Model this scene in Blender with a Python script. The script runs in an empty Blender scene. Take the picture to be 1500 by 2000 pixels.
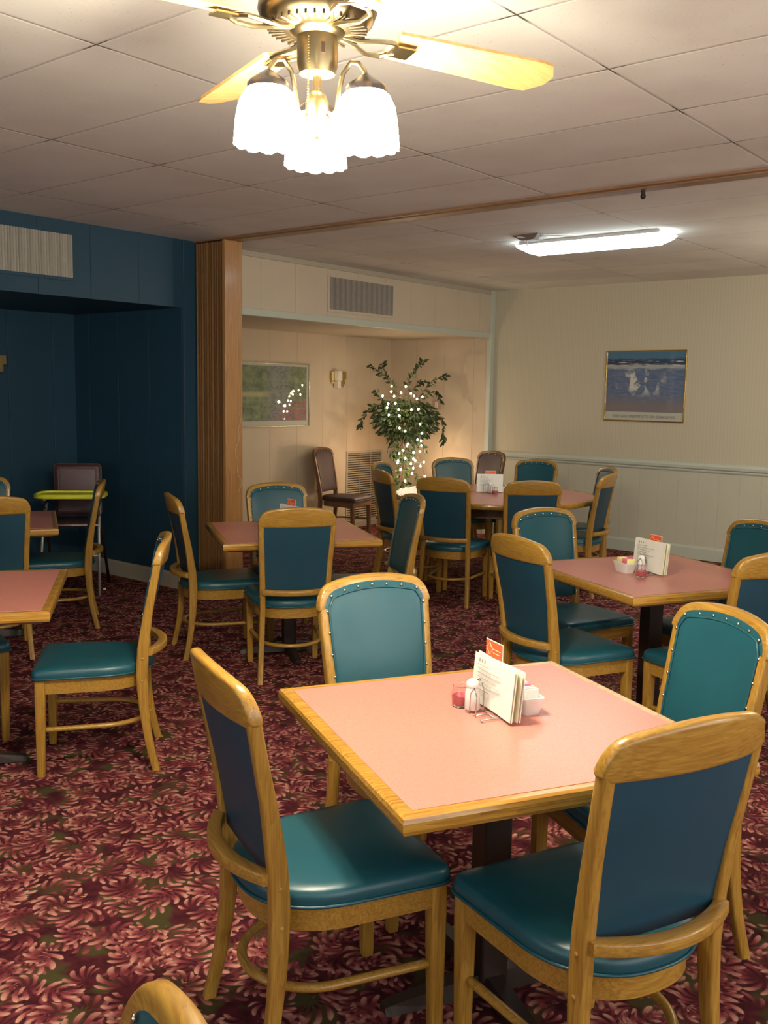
import bpy, bmesh, math, random
from math import sin, cos, pi, radians, sqrt, atan2
from mathutils import Vector, Matrix
random.seed(7)
SC = bpy.context.scene
COL = SC.collection
# ------------------------------------------------------------------ camera
F_PX, YAW, PITCH, ROLL, CAM_H = 1885.64, 0.68197, 0.12464, 0.01591, 1.6019
fw = Vector((cos(YAW)*cos(PITCH), sin(YAW)*cos(PITCH), -sin(PITCH)))
rt = Vector((sin(YAW), -cos(YAW), 0))
up = rt.cross(fw)
r2 = cos(ROLL)*rt + sin(ROLL)*up
u2 = -sin(ROLL)*rt + cos(ROLL)*up
cd = bpy.data.cameras.new('camera')
cam = bpy.data.objects.new('camera', cd)
COL.objects.link(cam)
M = Matrix.Identity(4)
for i in range(3):
    M[i][0] = r2[i]; M[i][1] = u2[i]; M[i][2] = -fw[i]
M[0][3], M[1][3], M[2][3] = 0, 0, CAM_H
cam.matrix_world = M
cd.sensor_fit = 'VERTICAL'; cd.sensor_height = 36.0; cd.lens = F_PX/2000*36
cd.clip_start = .02
SC.camera = cam
# ------------------------------------------------------------------ light levels
SC.view_settings.view_transform = 'Standard'
SC.view_settings.look = 'None'
SC.view_settings.gamma = 1
SC.view_settings.exposure = 0.85
SC.view_settings.use_curve_mapping = False
w = bpy.data.worlds.new('world'); SC.world = w; w.use_nodes = True
w.node_tree.nodes['Background'].inputs[0].default_value = (.8, .85, 1, 1)
w.node_tree.nodes['Background'].inputs[1].default_value = .05
SHADE_E = 140.0        # fan glass shades
TUBE_E = 9.0          # fluorescent diffuser
def lamp(name, kind, loc, watts, color, size=.1, rot=None, size_y=None):
    l = bpy.data.lights.new(name, kind); l.energy = watts; l.color = color
    if kind == 'AREA':
        l.size = size
        if size_y: l.shape = 'RECTANGLE'; l.size_y = size_y
    else: l.shadow_soft_size = size
    o = bpy.data.objects.new(name, l); COL.objects.link(o); o.location = loc
    if rot: o.rotation_euler = rot
    return o
WARM = (1, .86, .64)
lamp('unseen_light', 'POINT', (7.4, 1.2, 2.10), 30, WARM, .14)       # next fan light, right of the frame
lamp('unseen_light', 'POINT', (-1.4, -1.0, 2.05), 26, WARM, .16)     # added fill behind the camera, not a known fitting
lamp('unseen_light', 'POINT', (3.6, -1.9, 2.05), 40, WARM, .16)      # added fill further along, evens out the ceiling light
lamp('fill_light', 'AREA', (1.5, -3.0, 1.5), 55, (.95, .96, 1), 6.0, (radians(90), 0, 0), 1.8)   # added soft fill before the front wall, which has no windows
lamp('fill_light', 'AREA', (-3.0, 2.0, 1.5), 32, (.95, .96, 1), 5.0, (radians(90), 0, radians(-90)), 1.8)  # added soft fill before the left wall, lifts the ceiling
# ------------------------------------------------------------------ mesh helpers
def link(o):
    COL.objects.link(o); return o
def obj(name, bm, mat, parent=None, smooth=False, **tags):
    me = bpy.data.meshes.new(name)
    bmesh.ops.recalc_face_normals(bm, faces=bm.faces)
    bm.to_mesh(me); bm.free()
    if smooth:
        me.shade_smooth()
        if smooth is not True:
            me.set_sharp_from_angle(angle=smooth)
    me.materials.append(mat)
    o = link(bpy.data.objects.new(name, me))
    if parent: o.parent = parent
    for k, v in tags.items(): o[k] = v
    return o
def thing(name, label, cat, loc=(0, 0, 0), rz=0, group=None):
    o = link(bpy.data.objects.new(name, None)); o.empty_display_size = .05
    o.location = loc; o.rotation_euler = (0, 0, rz)
    o['label'] = label; o['category'] = cat
    if group: o['group'] = group
    return o
def tag(o, label, cat, group=None):
    o['label'] = label; o['category'] = cat
    if group: o['group'] = group
    return o
def dup(root, loc, rz, label, group=None):
    r = root.copy(); link(r); r.location = loc; r.rotation_euler = (0, 0, rz)
    r['label'] = label
    if group: r['group'] = group
    for ch in list(root.children):
        c = ch.copy(); link(c); c.parent = r
        for g in ch.children:
            d = g.copy(); link(d); d.parent = c
    return r
def box(bm, x0, x1, y0, y1, z0, z1, bev=0, T=None):
    m = Matrix.Translation(((x0+x1)/2, (y0+y1)/2, (z0+z1)/2)) @ Matrix.Diagonal((x1-x0, y1-y0, z1-z0, 1))
    if T is not None: m = T @ m
    r = bmesh.ops.create_cube(bm, size=1, matrix=m)
    if bev:
        es = list({e for v in r['verts'] for e in v.link_edges})
        bmesh.ops.bevel(bm, geom=es, offset=bev, segments=2, profile=.5, affect='EDGES')
def bx(*a, **k):
    bm = bmesh.new(); box(bm, *a, **k); return bm
def loft(bm, rings, caps=True, closed=False):
    vs = [[bm.verts.new(p) for p in r] for r in rings]
    n = len(vs[0]); m = len(vs)
    for i in range(m if closed else m-1):
        a, b = vs[i], vs[(i+1) % m]
        for j in range(n):
            k = (j+1) % n
            bm.faces.new((a[j], a[k], b[k], b[j]))
    if caps and not closed:
        bm.faces.new(vs[0][::-1]); bm.faces.new(vs[-1])
    return vs
def rrect(hw, hh, r, n=3):
    pts = []
    r = min(r, hw*.98, hh*.98)
    for cx, cy, a0 in ((hw-r, hh-r, 0), (-hw+r, hh-r, 90), (-hw+r, -hh+r, 180), (hw-r, -hh+r, 270)):
        for i in range(n+1):
            a = radians(a0+90*i/n); pts.append((cx+r*cos(a), cy+r*sin(a)))
    return pts
def tube(bm, pts, r, n=8, closed=False, ry=None):
    pts = [Vector(p) for p in pts]
    rings = []
    N = len(pts); prev = None
    for i, p in enumerate(pts):
        if closed: t = pts[(i+1) % N]-pts[i-1]
        else: t = pts[min(i+1, N-1)]-pts[max(i-1, 0)]
        t.normalize()
        ref = Vector((0, 0, 1)) if abs(t.z) < .95 else Vector((0, 1, 0))
        if prev is None: s = t.cross(ref).normalized()
        else:
            s = (prev-t*prev.dot(t)).normalized()
        prev = s
        q = s.cross(t)
        rr = r(i/(N-1)) if callable(r) else r
        ryy = (ry if ry is not None else rr)
        rings.append([p+s*rr*cos(2*pi*k/n)+q*ryy*sin(2*pi*k/n) for k in range(n)])
    loft(bm, rings, closed=closed)
def lathe(bm, prof, n=24, c=(0, 0, 0), scallop=0, ns=12):
    rings = []
    for k, (r, z) in enumerate(prof):
        ring = []
        for i in range(n):
            a = 2*pi*i/n
            dz = 0
            if scallop and k in scallop: dz = -.006*abs(sin(a*ns/2))
            ring.append((c[0]+r*cos(a), c[1]+r*sin(a), c[2]+z+dz))
        rings.append(ring)
    return loft(bm, rings)
def sphere(bm, c, r, seg=8, sc=(1, 1, 1)):
    m = Matrix.Translation(c) @ Matrix.Diagonal((sc[0], sc[1], sc[2], 1))
    bmesh.ops.create_uvsphere(bm, u_segments=seg, v_segments=max(4, seg//2+1), radius=r, matrix=m)
# ------------------------------------------------------------------ node helpers
class NT:
    def __init__(s, name):
        s.m = bpy.data.materials.new(name); s.m.use_nodes = True
        s.t = s.m.node_tree; s.t.nodes.clear()
        s.out = s.t.nodes.new('ShaderNodeOutputMaterial')
        s.b = s.t.nodes.new('ShaderNodeBsdfPrincipled')
        s.t.links.new(s.b.outputs[0], s.out.inputs[0])
        s._c = None
    def n(s, typ, **k):
        x = s.t.nodes.new('ShaderNode'+typ)
        for a, v in k.items(): setattr(x, a, v)
        return x
    def l(s, a, b): s.t.links.new(a, b)
    def co(s):
        if s._c is None: s._c = s.n('TexCoord').outputs['Object']
        return s._c
    def put(s, sock, v):
        if isinstance(v, bpy.types.NodeSocket): s.l(v, sock)
        else:
            if isinstance(v, tuple) and len(v) == 3 and sock.type == 'RGBA': v = (*v, 1)
            sock.default_value = v
    def ma(s, op, a, b=0.0, c=0.0, clamp=False):
        x = s.n('Math', operation=op, use_clamp=clamp)
        s.put(x.inputs[0], a); s.put(x.inputs[1], b); s.put(x.inputs[2], c)
        return x.outputs[0]
    def vm(s, op, a, b=(0, 0, 0)):
        x = s.n('VectorMath', operation=op); s.put(x.inputs[0], a)
        if op == 'SCALE': s.put(x.inputs['Scale'], b)
        else: s.put(x.inputs[1], b)
        return x.outputs[0]
    def sep(s, v):
        x = s.n('SeparateXYZ'); s.put(x.inputs[0], v); return x.outputs
    def comb(s, a, b, c=0.0):
        x = s.n('CombineXYZ'); s.put(x.inputs[0], a); s.put(x.inputs[1], b); s.put(x.inputs[2], c); return x.outputs[0]
    def mix(s, f, a, b, mode='MIX'):
        x = s.n('Mix', data_type='RGBA', blend_type=mode)
        s.put(x.inputs[0], f); s.put(x.inputs[6], a); s.put(x.inputs[7], b)
        return x.outputs[2]
    def noise(s, v, scale, detail=2.0, rough=.5, dist=0.0):
        x = s.n('TexNoise'); s.put(x.inputs['Vector'], v)
        x.inputs['Scale'].default_value = scale; x.inputs['Detail'].default_value = detail
        x.inputs['Roughness'].default_value = rough; x.inputs['Distortion'].default_value = dist
        return x.outputs
    def mr(s, v, a, b, c=0.0, d=1.0, smooth=False):
        x = s.n('MapRange'); x.interpolation_type = 'SMOOTHSTEP' if smooth else 'LINEAR'
        for i, q in enumerate((v, a, b, c, d)): s.put(x.inputs[i], q)
        return x.outputs[0]
    def bump(s, h, strength=.3, dist=.002):
        x = s.n('Bump'); x.inputs['Strength'].default_value = strength; x.inputs['Distance'].default_value = dist
        s.put(x.inputs['Height'], h); s.l(x.outputs[0], s.b.inputs['Normal'])
    def set(s, color=None, rough=None, metal=None, spec=None, coat=None):
        if color is not None: s.put(s.b.inputs['Base Color'], color)
        if rough is not None: s.put(s.b.inputs['Roughness'], rough)
        if metal is not None: s.b.inputs['Metallic'].default_value = metal
        if spec is not None: s.b.inputs['Specular IOR Level'].default_value = spec
        if coat is not None:
            s.b.inputs['Coat Weight'].default_value = coat; s.b.inputs['Coat Roughness'].default_value = .15
        return s.m
def plain(name, c, rough=.5, metal=0, var=.12, scale=30, spec=None, bump=0, coat=None):
    t = NT(name)
    nz = t.noise(t.co(), scale, 3)[0]
    c2 = tuple(x*(1-var) for x in c); c1 = tuple(min(1, x*(1+var)) for x in c)
    t.set(t.mix(nz, c2, c1), rough, metal, spec, coat)
    if bump: t.bump(nz, bump)
    return t.m
def emit(name, c, e):
    t = NT(name); t.set((.8, .8, .8), .4)
    t.put(t.b.inputs['Emission Color'], c); t.b.inputs['Emission Strength'].default_value = e
    return t.m
def oak(name, axis='Z', base=(.42, .245, .042), dark=(.26, .125, .018), rough=.32, scale=1.0):
    t = NT(name)
    st = {'X': (1.2, 14, 14), 'Y': (14, 1.2, 14), 'Z': (14, 14, 1.2)}[axis]
    v = t.vm('MULTIPLY', t.co(), tuple(q*scale for q in st))
    big = t.noise(v, 1.3, 2, .5, .6)[0]
    rings = t.ma('FRACT', t.ma('MULTIPLY', big, 9.0))
    rings = t.mr(rings, .0, .9, 0, 1)
    fine = t.noise(t.vm('MULTIPLY', v, (6, 6, 2.5) if axis == 'Z' else ((2.5, 6, 6) if axis == 'X' else (6, 2.5, 6))), 2.2, 3)[0]
    f = t.ma('ADD', t.ma('MULTIPLY', rings, .38), t.ma('MULTIPLY', t.mr(fine, .35, .65), .62))
    t.set(t.mix(f, dark, base), rough, coat=.25)
    t.bump(fine, .08, .001)
    return t.m
OAK_Z = oak('oak_grain_upright', 'Z'); OAK_X = oak('oak_grain_across', 'X')
OAK_Y = oak('oak_grain_along', 'Y')
EDGE = oak('oak_table_edge', 'X', (.50, .28, .045), (.27, .115, .015), .25, 1.0)
DOAK_Z = oak('brown_wood_upright', 'Z', (.22, .11, .045), (.11, .05, .02), .35)
DOAK_X = oak('brown_wood_across', 'X', (.22, .11, .045), (.11, .05, .02), .35)
def vinyl(name, c, rough=.36):
    t = NT(name)
    a = t.noise(t.co(), 6, 2)[0]; fine = t.noise(t.co(), 420, 2)[0]
    t.set(t.mix(a, tuple(x*.82 for x in c), tuple(x*1.15 for x in c)), rough)
    t.bump(fine, .12, .0006)
    return t.m
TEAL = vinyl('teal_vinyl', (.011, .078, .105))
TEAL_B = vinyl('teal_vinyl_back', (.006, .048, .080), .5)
MAROON = vinyl('maroon_vinyl', (.045, .022, .030), .55)
NAIL = plain('brass_nailhead', (.75, .68, .5), .25, 1)
BRASS = plain('polished_brass', (.62, .46, .20), .22, 1)
ABRASS = plain('antique_brass', (.27, .215, .12), .3, 1)
CHROME = plain('chrome_wire', (.42, .42, .42), .15, 1)
MIRROR = plain('mirrored_strip', (.95, .92, .84), .35, .5)
DARKMETAL = plain('dark_brown_metal', (.030, .018, .014), .4, .2)
WHITE = plain('white_glazed_ceramic', (.72, .74, .72), .25)
PAPER = plain('white_paper', (.78, .78, .72), .7, var=.04)
CREAMPAPER = plain('cream_paper', (.78, .77, .55), .7, var=.04)
ORANGE = plain('orange_card', (.80, .13, .035), .5, var=.05)
INK = plain('grey_ink', (.10, .10, .10), .7)
LINE = plain('pale_card_ink', (.85, .62, .45), .6)
# ------------------------------------------------------------------ materials of the setting
def carpet_mat():
    t = NT('floral_carpet')
    P = t.co()
    wob = t.noise(P, 9, 2)[1]
    P0 = t.vm('ADD', P, t.vm('SCALE', t.vm('SUBTRACT', wob, (.5, .5, .5)), .030))
    base = t.mix(t.mr(t.noise(P, 26, 3)[0], .35, .7), (.035, .006, .010), (.095, .016, .022))
    green = t.mr(t.noise(P, 8.5, 2)[0], .50, .60)
    base = t.mix(green, base, (.060, .055, .018))
    col = base
    def layer(col, scale, off, nl, rad, fr, curl, tip, mid, root, ang0):
        v = t.n('TexVoronoi', voronoi_dimensions='2D', feature='F1')
        Q = t.vm('SCALE', t.vm('ADD', P0, (off[0], off[1], 0)), scale)
        t.l(Q, v.inputs['Vector']); v.inputs['Scale'].default_value = 1; v.inputs['Randomness'].default_value = .85
        d = t.vm('SUBTRACT', Q, v.outputs['Position'])
        rc = t.sep(v.outputs['Color'])
        ang = t.ma('ADD', t.ma('MULTIPLY', rc[0], 4.4), ang0)
        ds = t.sep(d)
        ca = t.ma('COSINE', ang); sa = t.ma('SINE', ang)
        x = t.ma('SUBTRACT', t.ma('MULTIPLY', ds[0], ca), t.ma('MULTIPLY', ds[1], sa))
        y = t.ma('ADD', t.ma('MULTIPLY', ds[0], sa), t.ma('MULTIPLY', ds[1], ca))
        y = t.ma('ADD', y, .24)
        r = t.ma('SQRT', t.ma('ADD', t.ma('MULTIPLY', x, x), t.ma('MULTIPLY', y, y)))
        th = t.ma('ARCTAN2', x, y)
        sgn = t.ma('SUBTRACT', t.ma('MULTIPLY', t.ma('GREATER_THAN', rc[1], .5), 2.0), 1.0)
        th2 = t.ma('ADD', th, t.ma('MULTIPLY', t.ma('MULTIPLY', sgn, curl), t.ma('SUBTRACT', r, .3)))
        c = t.ma('COSINE', t.ma('MULTIPLY', th2, nl))
        R = t.ma('ADD', t.ma('SUBTRACT', rad, t.ma('MULTIPLY', t.ma('MULTIPLY', th, th), fr)), t.ma('MULTIPLY', c, .045))
        edge = t.mr(t.ma('SUBTRACT', R, r), 0.0, .03)
        stripe = t.mr(t.ma('ADD', c, t.ma('MULTIPLY', t.ma('SUBTRACT', r, .4), .9)), -.55, .25)
        side = t.mr(t.ma('ABSOLUTE', th), 1.75, 1.6)
        far = t.mr(r, .06, .16)
        m = t.ma('MULTIPLY', t.ma('MULTIPLY', edge, stripe), t.ma('MULTIPLY', side, far))
        m = t.ma('MULTIPLY', m, t.mr(v.outputs['Distance'], .66, .58))
        g = t.ma('DIVIDE', r, R)
        shade = t.mix(t.mr(g, .38, .72), root, mid)
        shade = t.mix(t.mr(g, .66, 1.0), shade, tip)
        shade = t.mix(t.ma('MULTIPLY', t.ma('SUBTRACT', 1.0, t.mr(c, -.5, .9)), .75), shade, root)
        shade = t.mix(t.mr(rc[2], 0, 1, 0, .55), shade, t.mix(.6, root, mid))
        return t.mix(m, col, shade)
    tip, mid, root = (.78, .43, .31), (.33, .070, .075), (.055, .008, .014)
    col = layer(col, 6.9, (.3, .2), 12.0, .56, .06, 1.3, (.40, .12, .11), (.20, .035, .045), (.055, .009, .015), 0)
    col = layer(col, 5.9, (7.31, 1.3), 13.0, .54, .05, 1.5, tip, mid, root, 2.2)
    col = layer(col, 6.3, (4.11, 2.3), 13.0, .56, .05, 1.4, tip, mid, root, .6)
    col = layer(col, 6.9, (9.7, 7.1), 12.0, .50, .05, 1.6, tip, mid, root, 3.0)
    pile = t.noise(P, 520, 2)[0]
    col = t.mix(t.mr(pile, .3, .75, .0, .45), col, (.03, .006, .010))
    t.set(col, .95, spec=.1)
    t.bump(pile, .5, .004)
    return t.m
CARPET = carpet_mat()
GX0, GY0, GSX, GSY = 2.6039, 1.6338, .6096, 1.2447
def ceiling_mat():
    t = NT('ceiling_tile')
    p = t.sep(t.co())
    def line(c, o, s, wdt):
        f = t.ma('FRACT', t.ma('ADD', t.ma('DIVIDE', t.ma('SUBTRACT', c, o), s), 100.5))
        d = t.ma('MULTIPLY', t.ma('ABSOLUTE', t.ma('SUBTRACT', f, .5)), s)
        return d
    dx = line(p[0], GX0, GSX, 0); dy = line(p[1], GY0, GSY, 0)
    br = t.noise(t.co(), 1.6, 1)[0]
    wx = t.mr(br, .35, .65, .0022, .0055)
    lx = t.mr(dx, t.ma('MULTIPLY', wx, .6), wx, 1, 0); ly = t.mr(dy, t.ma('MULTIPLY', wx, .6), wx, 1, 0)
    corner = t.ma('MULTIPLY', t.mr(dx, .05, .09, 1, 0), t.mr(dy, .05, .09, 1, 0))
    ln = t.ma('MAXIMUM', lx, ly)
    strong = t.ma('MULTIPLY', ln, t.ma('ADD', .38, t.ma('MULTIPLY', corner, .55)))
    ti = t.comb(t.ma('FLOOR', t.ma('DIVIDE', t.ma('SUBTRACT', p[0], GX0), GSX)), t.ma('FLOOR', t.ma('DIVIDE', t.ma('SUBTRACT', p[1], GY0), GSY)))
    wn = t.n('TexWhiteNoise', noise_dimensions='2D'); t.l(ti, wn.inputs['Vector'])
    base = t.mix(wn.outputs[0], (.74, .745, .715), (.82, .825, .79))
    fis = t.noise(t.co(), 95, 3, .6)[0]
    base = t.mix(t.mr(fis, .66, .72, 0, .5), base, (.26, .22, .18))
    st = t.noise(t.co(), 2.0, 3)[0]
    base = t.mix(t.mr(st, .35, .75, 0, .25), base, (.45, .38, .30))
    t.set(t.mix(strong, base, (.05, .04, .035)), .9, spec=.2)
    t.bump(t.ma('SUBTRACT', t.ma('MULTIPLY', fis, .3), t.ma('MAXIMUM', t.mr(dx, .0, .012, 1, 0), t.mr(dy, 0, .012, 1, 0))), .5, .004)
    return t.m
def wallpaper(name, c, c2):
    t = NT(name); p = t.sep(t.co())
    s = t.ma('ADD', p[0], p[1])
    st = t.ma('SINE', t.ma('MULTIPLY', s, 2*pi/.034))
    nz = t.noise(t.vm('MULTIPLY', t.co(), (1, 1, .35)), 160, 2)[0]
    f = t.ma('ADD', t.ma('MULTIPLY', t.mr(st, -.2, .6), .45), t.ma('MULTIPLY', nz, .5))
    t.set(t.mix(f, c, c2), .75, spec=.25)
    return t.m
def panelled(name, c, pitch=.203, dark=.62):
    t = NT(name); p = t.sep(t.co())
    s = t.ma('ADD', p[0], p[1])
    f = t.ma('FRACT', t.ma('DIVIDE', t.ma('ADD', s, 50.0), pitch))
    g = t.mr(t.ma('MULTIPLY', t.ma('ABSOLUTE', t.ma('SUBTRACT', f, .5)), pitch), .0, .004, 1, 0)
    nz = t.noise(t.co(), 4, 3)[0]
    b = t.mix(nz, tuple(x*.93 for x in c), tuple(x*1.04 for x in c))
    t.set(b, .5, spec=.35)
    t.bump(t.ma('MULTIPLY', g, -1.0), .9, .004)
    return t.m
CEIL = ceiling_mat()
PAPERWALL = wallpaper('striped_wallpaper', (.54, .495, .365), (.59, .55, .42))
WAINSCOT = plain('cream_panelling', (.56, .55, .44), .5, var=.04, scale=4)
ALCOVE = panelled('alcove_panelling', (.60, .50, .365), .41)
SOFFITC = panelled('soffit_panelling', (.62, .54, .42), .41)
BLUE = panelled('blue_panelling', (.018, .062, .102), .41)
TRIMW = plain('pale_green_white_trim', (.54, .58, .50), .4, var=.04)
TRIMC = plain('cream_trim', (.46, .42, .34), .45, var=.04)
# ------------------------------------------------------------------ the setting
XR, YS, ZC, ZS, YB = 9.267, 5.994, 2.7246, 2.214, 7.40
def struct(name, bm, m, **k):
    o = obj(name, bm, m, **k); o['kind'] = 'structure'; return o
struct('floor', bx(-3.1, XR+.1, -3.1, YB+.2, -.05, 0), CARPET)
struct('ceiling', bx(-3.1, XR+.1, -3.1, YB+.2, ZC, ZC+.05), CEIL)
struct('wall_right', bx(XR, XR+.1, -3.1, YB+.2, .90, ZC), PAPERWALL)
bm = bmesh.new()
y = YS
while y > -3.1:                                     # boards of the wainscot, 3 mm gaps
    box(bm, XR-.004, XR+.1, max(y-.203, -3.1)+.0015, y-.0015, 0, .90)
    y -= .203
box(bm, XR-.0015, XR+.1, -3.1, YB+.2, 0, .90)
struct('wall_right_lower', bm, WAINSCOT)
struct('wall_front', bx(-3.1, XR+.1, -3.2, -3.1, 0, ZC), PAPERWALL)
struct('wall_left', bx(-3.2, -3.1, -3.1, YB+.2, 0, ZC), BLUE)
struct('wall_back_left', bx(-3.1, 4.90, YB+.05, YB+.2, 0, ZS), BLUE)
struct('wall_back_right', bx(5.25, 9.20, YB, YB+.2, 0, ZS), ALCOVE)
struct('wall_alcove_side', bx(9.20, XR, YS+.02, YB+.2, 0, ZS), ALCOVE)
struct('wall_divider_left', bx(4.88, 5.06, YS, YB+.2, 0, ZS), BLUE)
struct('wall_divider_right', bx(5.06, 5.25, YS, YB+.2, 0, ZS), ALCOVE)
struct('wall_soffit_left', bx(-3.1, 5.06, YS, YB+.2, ZS, ZC), BLUE)
struct('wall_soffit_right', bx(5.06, XR, YS, YB+.2, ZS, ZC), SOFFITC)
# trims and baseboards
struct('trim_1', bx(5.06, 9.21, YS-.022, YS+.05, ZS-.012, ZS+.05, bev=.006), TRIMW)       # soffit lower edge
struct('trim_2', bx(5.06, 9.21, YS-.014, YS, ZC-.045, ZC, bev=.004), TRIMC)               # soffit upper edge
struct('trim_3', bx(9.19, XR, YS-.03, YS+.03, 0, ZC, bev=.006), TRIMW)                    # corner post
bm = bmesh.new()
prof = [(0, .868), (.014, .868), (.018, .880), (.012, .886), (.030, .900), (.034, .925), (.024, .945), (.010, .955), (0, .957)]
loft(bm, [[(XR-.004-a, yy, z) for a, z in prof] for yy in (-3.1, YS-.03)])
struct('trim_4', bm, TRIMW)
def baseb(name, pts, n, m, h=.14):
    bm = bmesh.new()
    (x0, y0), (x1, y1) = pts
    pr = [(0, 0), (.014, 0), (.014, h-.02), (.008, h), (0, h)]
    loft(bm, [[(x+n[0]*a, y+n[1]*a, z) for a, z in pr] for x, y in ((x0, y0), (x1, y1))])
    struct(name, bm, m)
baseb('baseboard_right', ((XR-.004, -3.1), (XR-.004, YS-.03)), (-1, 0), TRIMW, .13)
baseb('baseboard_divider', ((4.88, YS), (4.88, YB+.05)), (-1, 0), TRIMC, .13)
baseb('baseboard_back_left', ((-3.1, YB+.05), (4.866, YB+.05)), (0, -1), TRIMC, .13)
baseb('baseboard_back_right', ((5.25, YB), (9.186, YB)), (0, -1), TRIMC, .08)
baseb('baseboard_alcove_side', ((9.20, YS+.03), (9.20, YB)), (-1, 0), TRIMC, .08)
# ------------------------------------------------------------------ folded partition: pleats, end post, ceiling track
part = thing('accordion_partition', 'folded oak accordion partition stacked at the corner between blue and cream walls', 'partition', (5.08, 5.82, 0))
def pleat_mat():
    t = NT('ribbed_oak_slats'); p = t.sep(t.co())
    nz = t.noise(t.vm('MULTIPLY', t.co(), (60, 60, 1.2)), 2, 3)[0]
    t.set(t.mix(nz, (.13, .06, .022), (.38, .20, .07)), .45)
    return t.m
PLEAT = pleat_mat()
bm = bmesh.new()
n = 22
for i in range(n):                                                   # narrow folded slats
    y0 = 5.665+i*(.325/n); d = (0.0, .018, .006, .026)[i % 4]
    box(bm, 5.00+d, 5.15, y0, y0+.325/n-.003, .015, ZC-.02, bev=.002)
o = obj('pleated_panel', bm, PLEAT, part); o.matrix_parent_inverse = Matrix.Translation((-5.08, -5.82, 0))
o = obj('end_post', bx(4.99, 5.165, 5.628, 5.663, .01, ZC-.012, bev=.004), oak('oak_end_post', 'Z', (.50, .26, .09), (.34, .16, .05), .4, .6), part); o.matrix_parent_inverse = Matrix.Translation((-5.08, -5.82, 0))
bm = bmesh.new()
box(bm, 4.985, 5.155, -3.1, 5.99, ZC-.012, ZC)
box(bm, 5.03, 5.06, -3.1, 5.62, ZC-.018, ZC-.010)
o = obj('ceiling_track', bm, oak('oak_ceiling_track', 'Y', (.34, .19, .09), (.22, .11, .05), .5, .6), part); o.matrix_parent_inverse = Matrix.Translation((-5.08, -5.82, 0))
bm = bmesh.new(); tube(bm, [(5.11, 2.36, ZC-.005), (5.11, 2.36, ZC-.045)], .012); sphere(bm, (5.11, 2.36, ZC-.045), .016)
o = obj('track_roller', bm, DARKMETAL, part); o.matrix_parent_inverse = Matrix.Translation((-5.08, -5.82, 0))
bm = bmesh.new()
pts = []
for i in range(50):
    q = i/49; z = 1.42-.62*q
    pts.append((5.105+.020*sin(q*9)+.012*sin(q*23), 5.622-.006-.004*sin(q*15), z))
tube(bm, pts, .0014, 5)
tag(obj('cord', bm, plain('pale_string', (.62, .52, .36), .8)), 'thin pale string dangling in loops down the oak partition post', 'cord')
# ------------------------------------------------------------------ wall vents
def vent(name, x0, x1, z0, z1, y, label, frame_m, blade_m, vertical=True, group=None, pitch=.02):
    t = thing(name, label, 'vent', ((x0+x1)/2, y, z0), 0, group)
    W = x1-x0; H = z1-z0
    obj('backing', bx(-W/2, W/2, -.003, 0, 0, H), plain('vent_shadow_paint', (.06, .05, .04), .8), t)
    bm = bmesh.new(); f = .022
    for a in ((-W/2-f, W/2+f, -.012, 0, -f, 0), (-W/2-f, W/2+f, -.012, 0, H, H+f), (-W/2-f, -W/2, -.012, 0, 0, H), (W/2, W/2+f, -.012, 0, 0, H)):
        box(bm, *a)
    obj('frame', bm, frame_m, t)
    bm = bmesh.new()
    if vertical:
        k = int(W/pitch)
        for i in range(k):
            x = -W/2+(i+.5)*W/k
            T = Matrix.Translation((x, -.012, H/2)) @ Matrix.Rotation(radians(34+8*sin(i*1.7)), 4, 'Z')
            box(bm, -.0012, .0012, -.009, .009, -H/2, H/2, T=T)
    else:
        k = int(H/pitch)
        for i in range(k):
            z = (i+.5)*H/k
            T = Matrix.Translation((0, -.010, z)) @ Matrix.Rotation(radians(38), 4, 'X')
            box(bm, -W/2, W/2, -.009, .009, -.0016, .0016, T=T)
    obj('blade', bm, blade_m, t)
    if not vertical:
        bm = bmesh.new()
        for q in (-.16, .16): box(bm, q*W*1.0-.003, q*W*1.0+.003, -.022, -.016, 0, H)
        obj('mullion', bm, blade_m, t)
    return t
BLADE = plain('cream_vent_metal', (.46, .44, .37), .5)
BLADEG = plain('grey_beige_vent_metal', (.30, .27, .225), .5)
vent('air_vent', 3.013, 3.92, 2.343, 2.63, YS, 'cream slatted air vent high on the blue wall', BLUE, BLADE)
vent('air_vent', 6.545, 7.453, 2.327, 2.612, YS, 'grey beige slatted air vent high on the cream wall', SOFFITC, BLADEG)
vent('return_air_grille', 8.42, 9.03, .10, .875, YB, 'tall cream louvred grille low on the alcove wall beside the lit tree', TRIMC, plain('cream_louvre', (.46, .40, .30), .5), False, pitch=.026)
# ------------------------------------------------------------------ wall sconces, switch
def sconce(loc, label):
    t = thing('wall_sconce', label, 'wall light', loc, 0, 'stepped brass wall sconces')
    obj('back_plate', bx(-.11, .11, -.012, 0, -.05, .05, bev=.003), BRASS, t)
    for x, d, z0, z1 in ((-.105, .030, -.03, .085), (.025, .060, -.09, .085), (.067, .042, -.055, .085), (.110, .025, .005, .085)):
        obj('brass_step', bx(x-.020, x+.020, -d, -.008, z0, z1, bev=.003), BRASS, t)
    obj('mirror_strip', bx(-.080, -.008, -.085, -.010, -.015, .095, bev=.003), MIRROR, t, label='bright mirrored upper strip')
    obj('mirror_strip', bx(-.070, -.018, -.075, -.010, -.100, -.017, bev=.003), MIRROR, t)
    return t
sconce((8.235, YB, 1.725), 'stepped brass wall sconce on the cream alcove wall right of the garden picture')
sconce((4.10, YB+.05, 1.76), 'stepped brass wall sconce on the dark blue wall at the left edge')
t = thing('thermostat', 'small pinkish brass-trimmed thermostat on the alcove wall behind the tree', 'thermostat', (9.20, 6.69, 1.455))
obj('casing', bx(-.030, 0, -.045, .045, -.055, .055, bev=.006), plain('pink_beige_plastic', (.50, .33, .24), .5), t)
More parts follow.
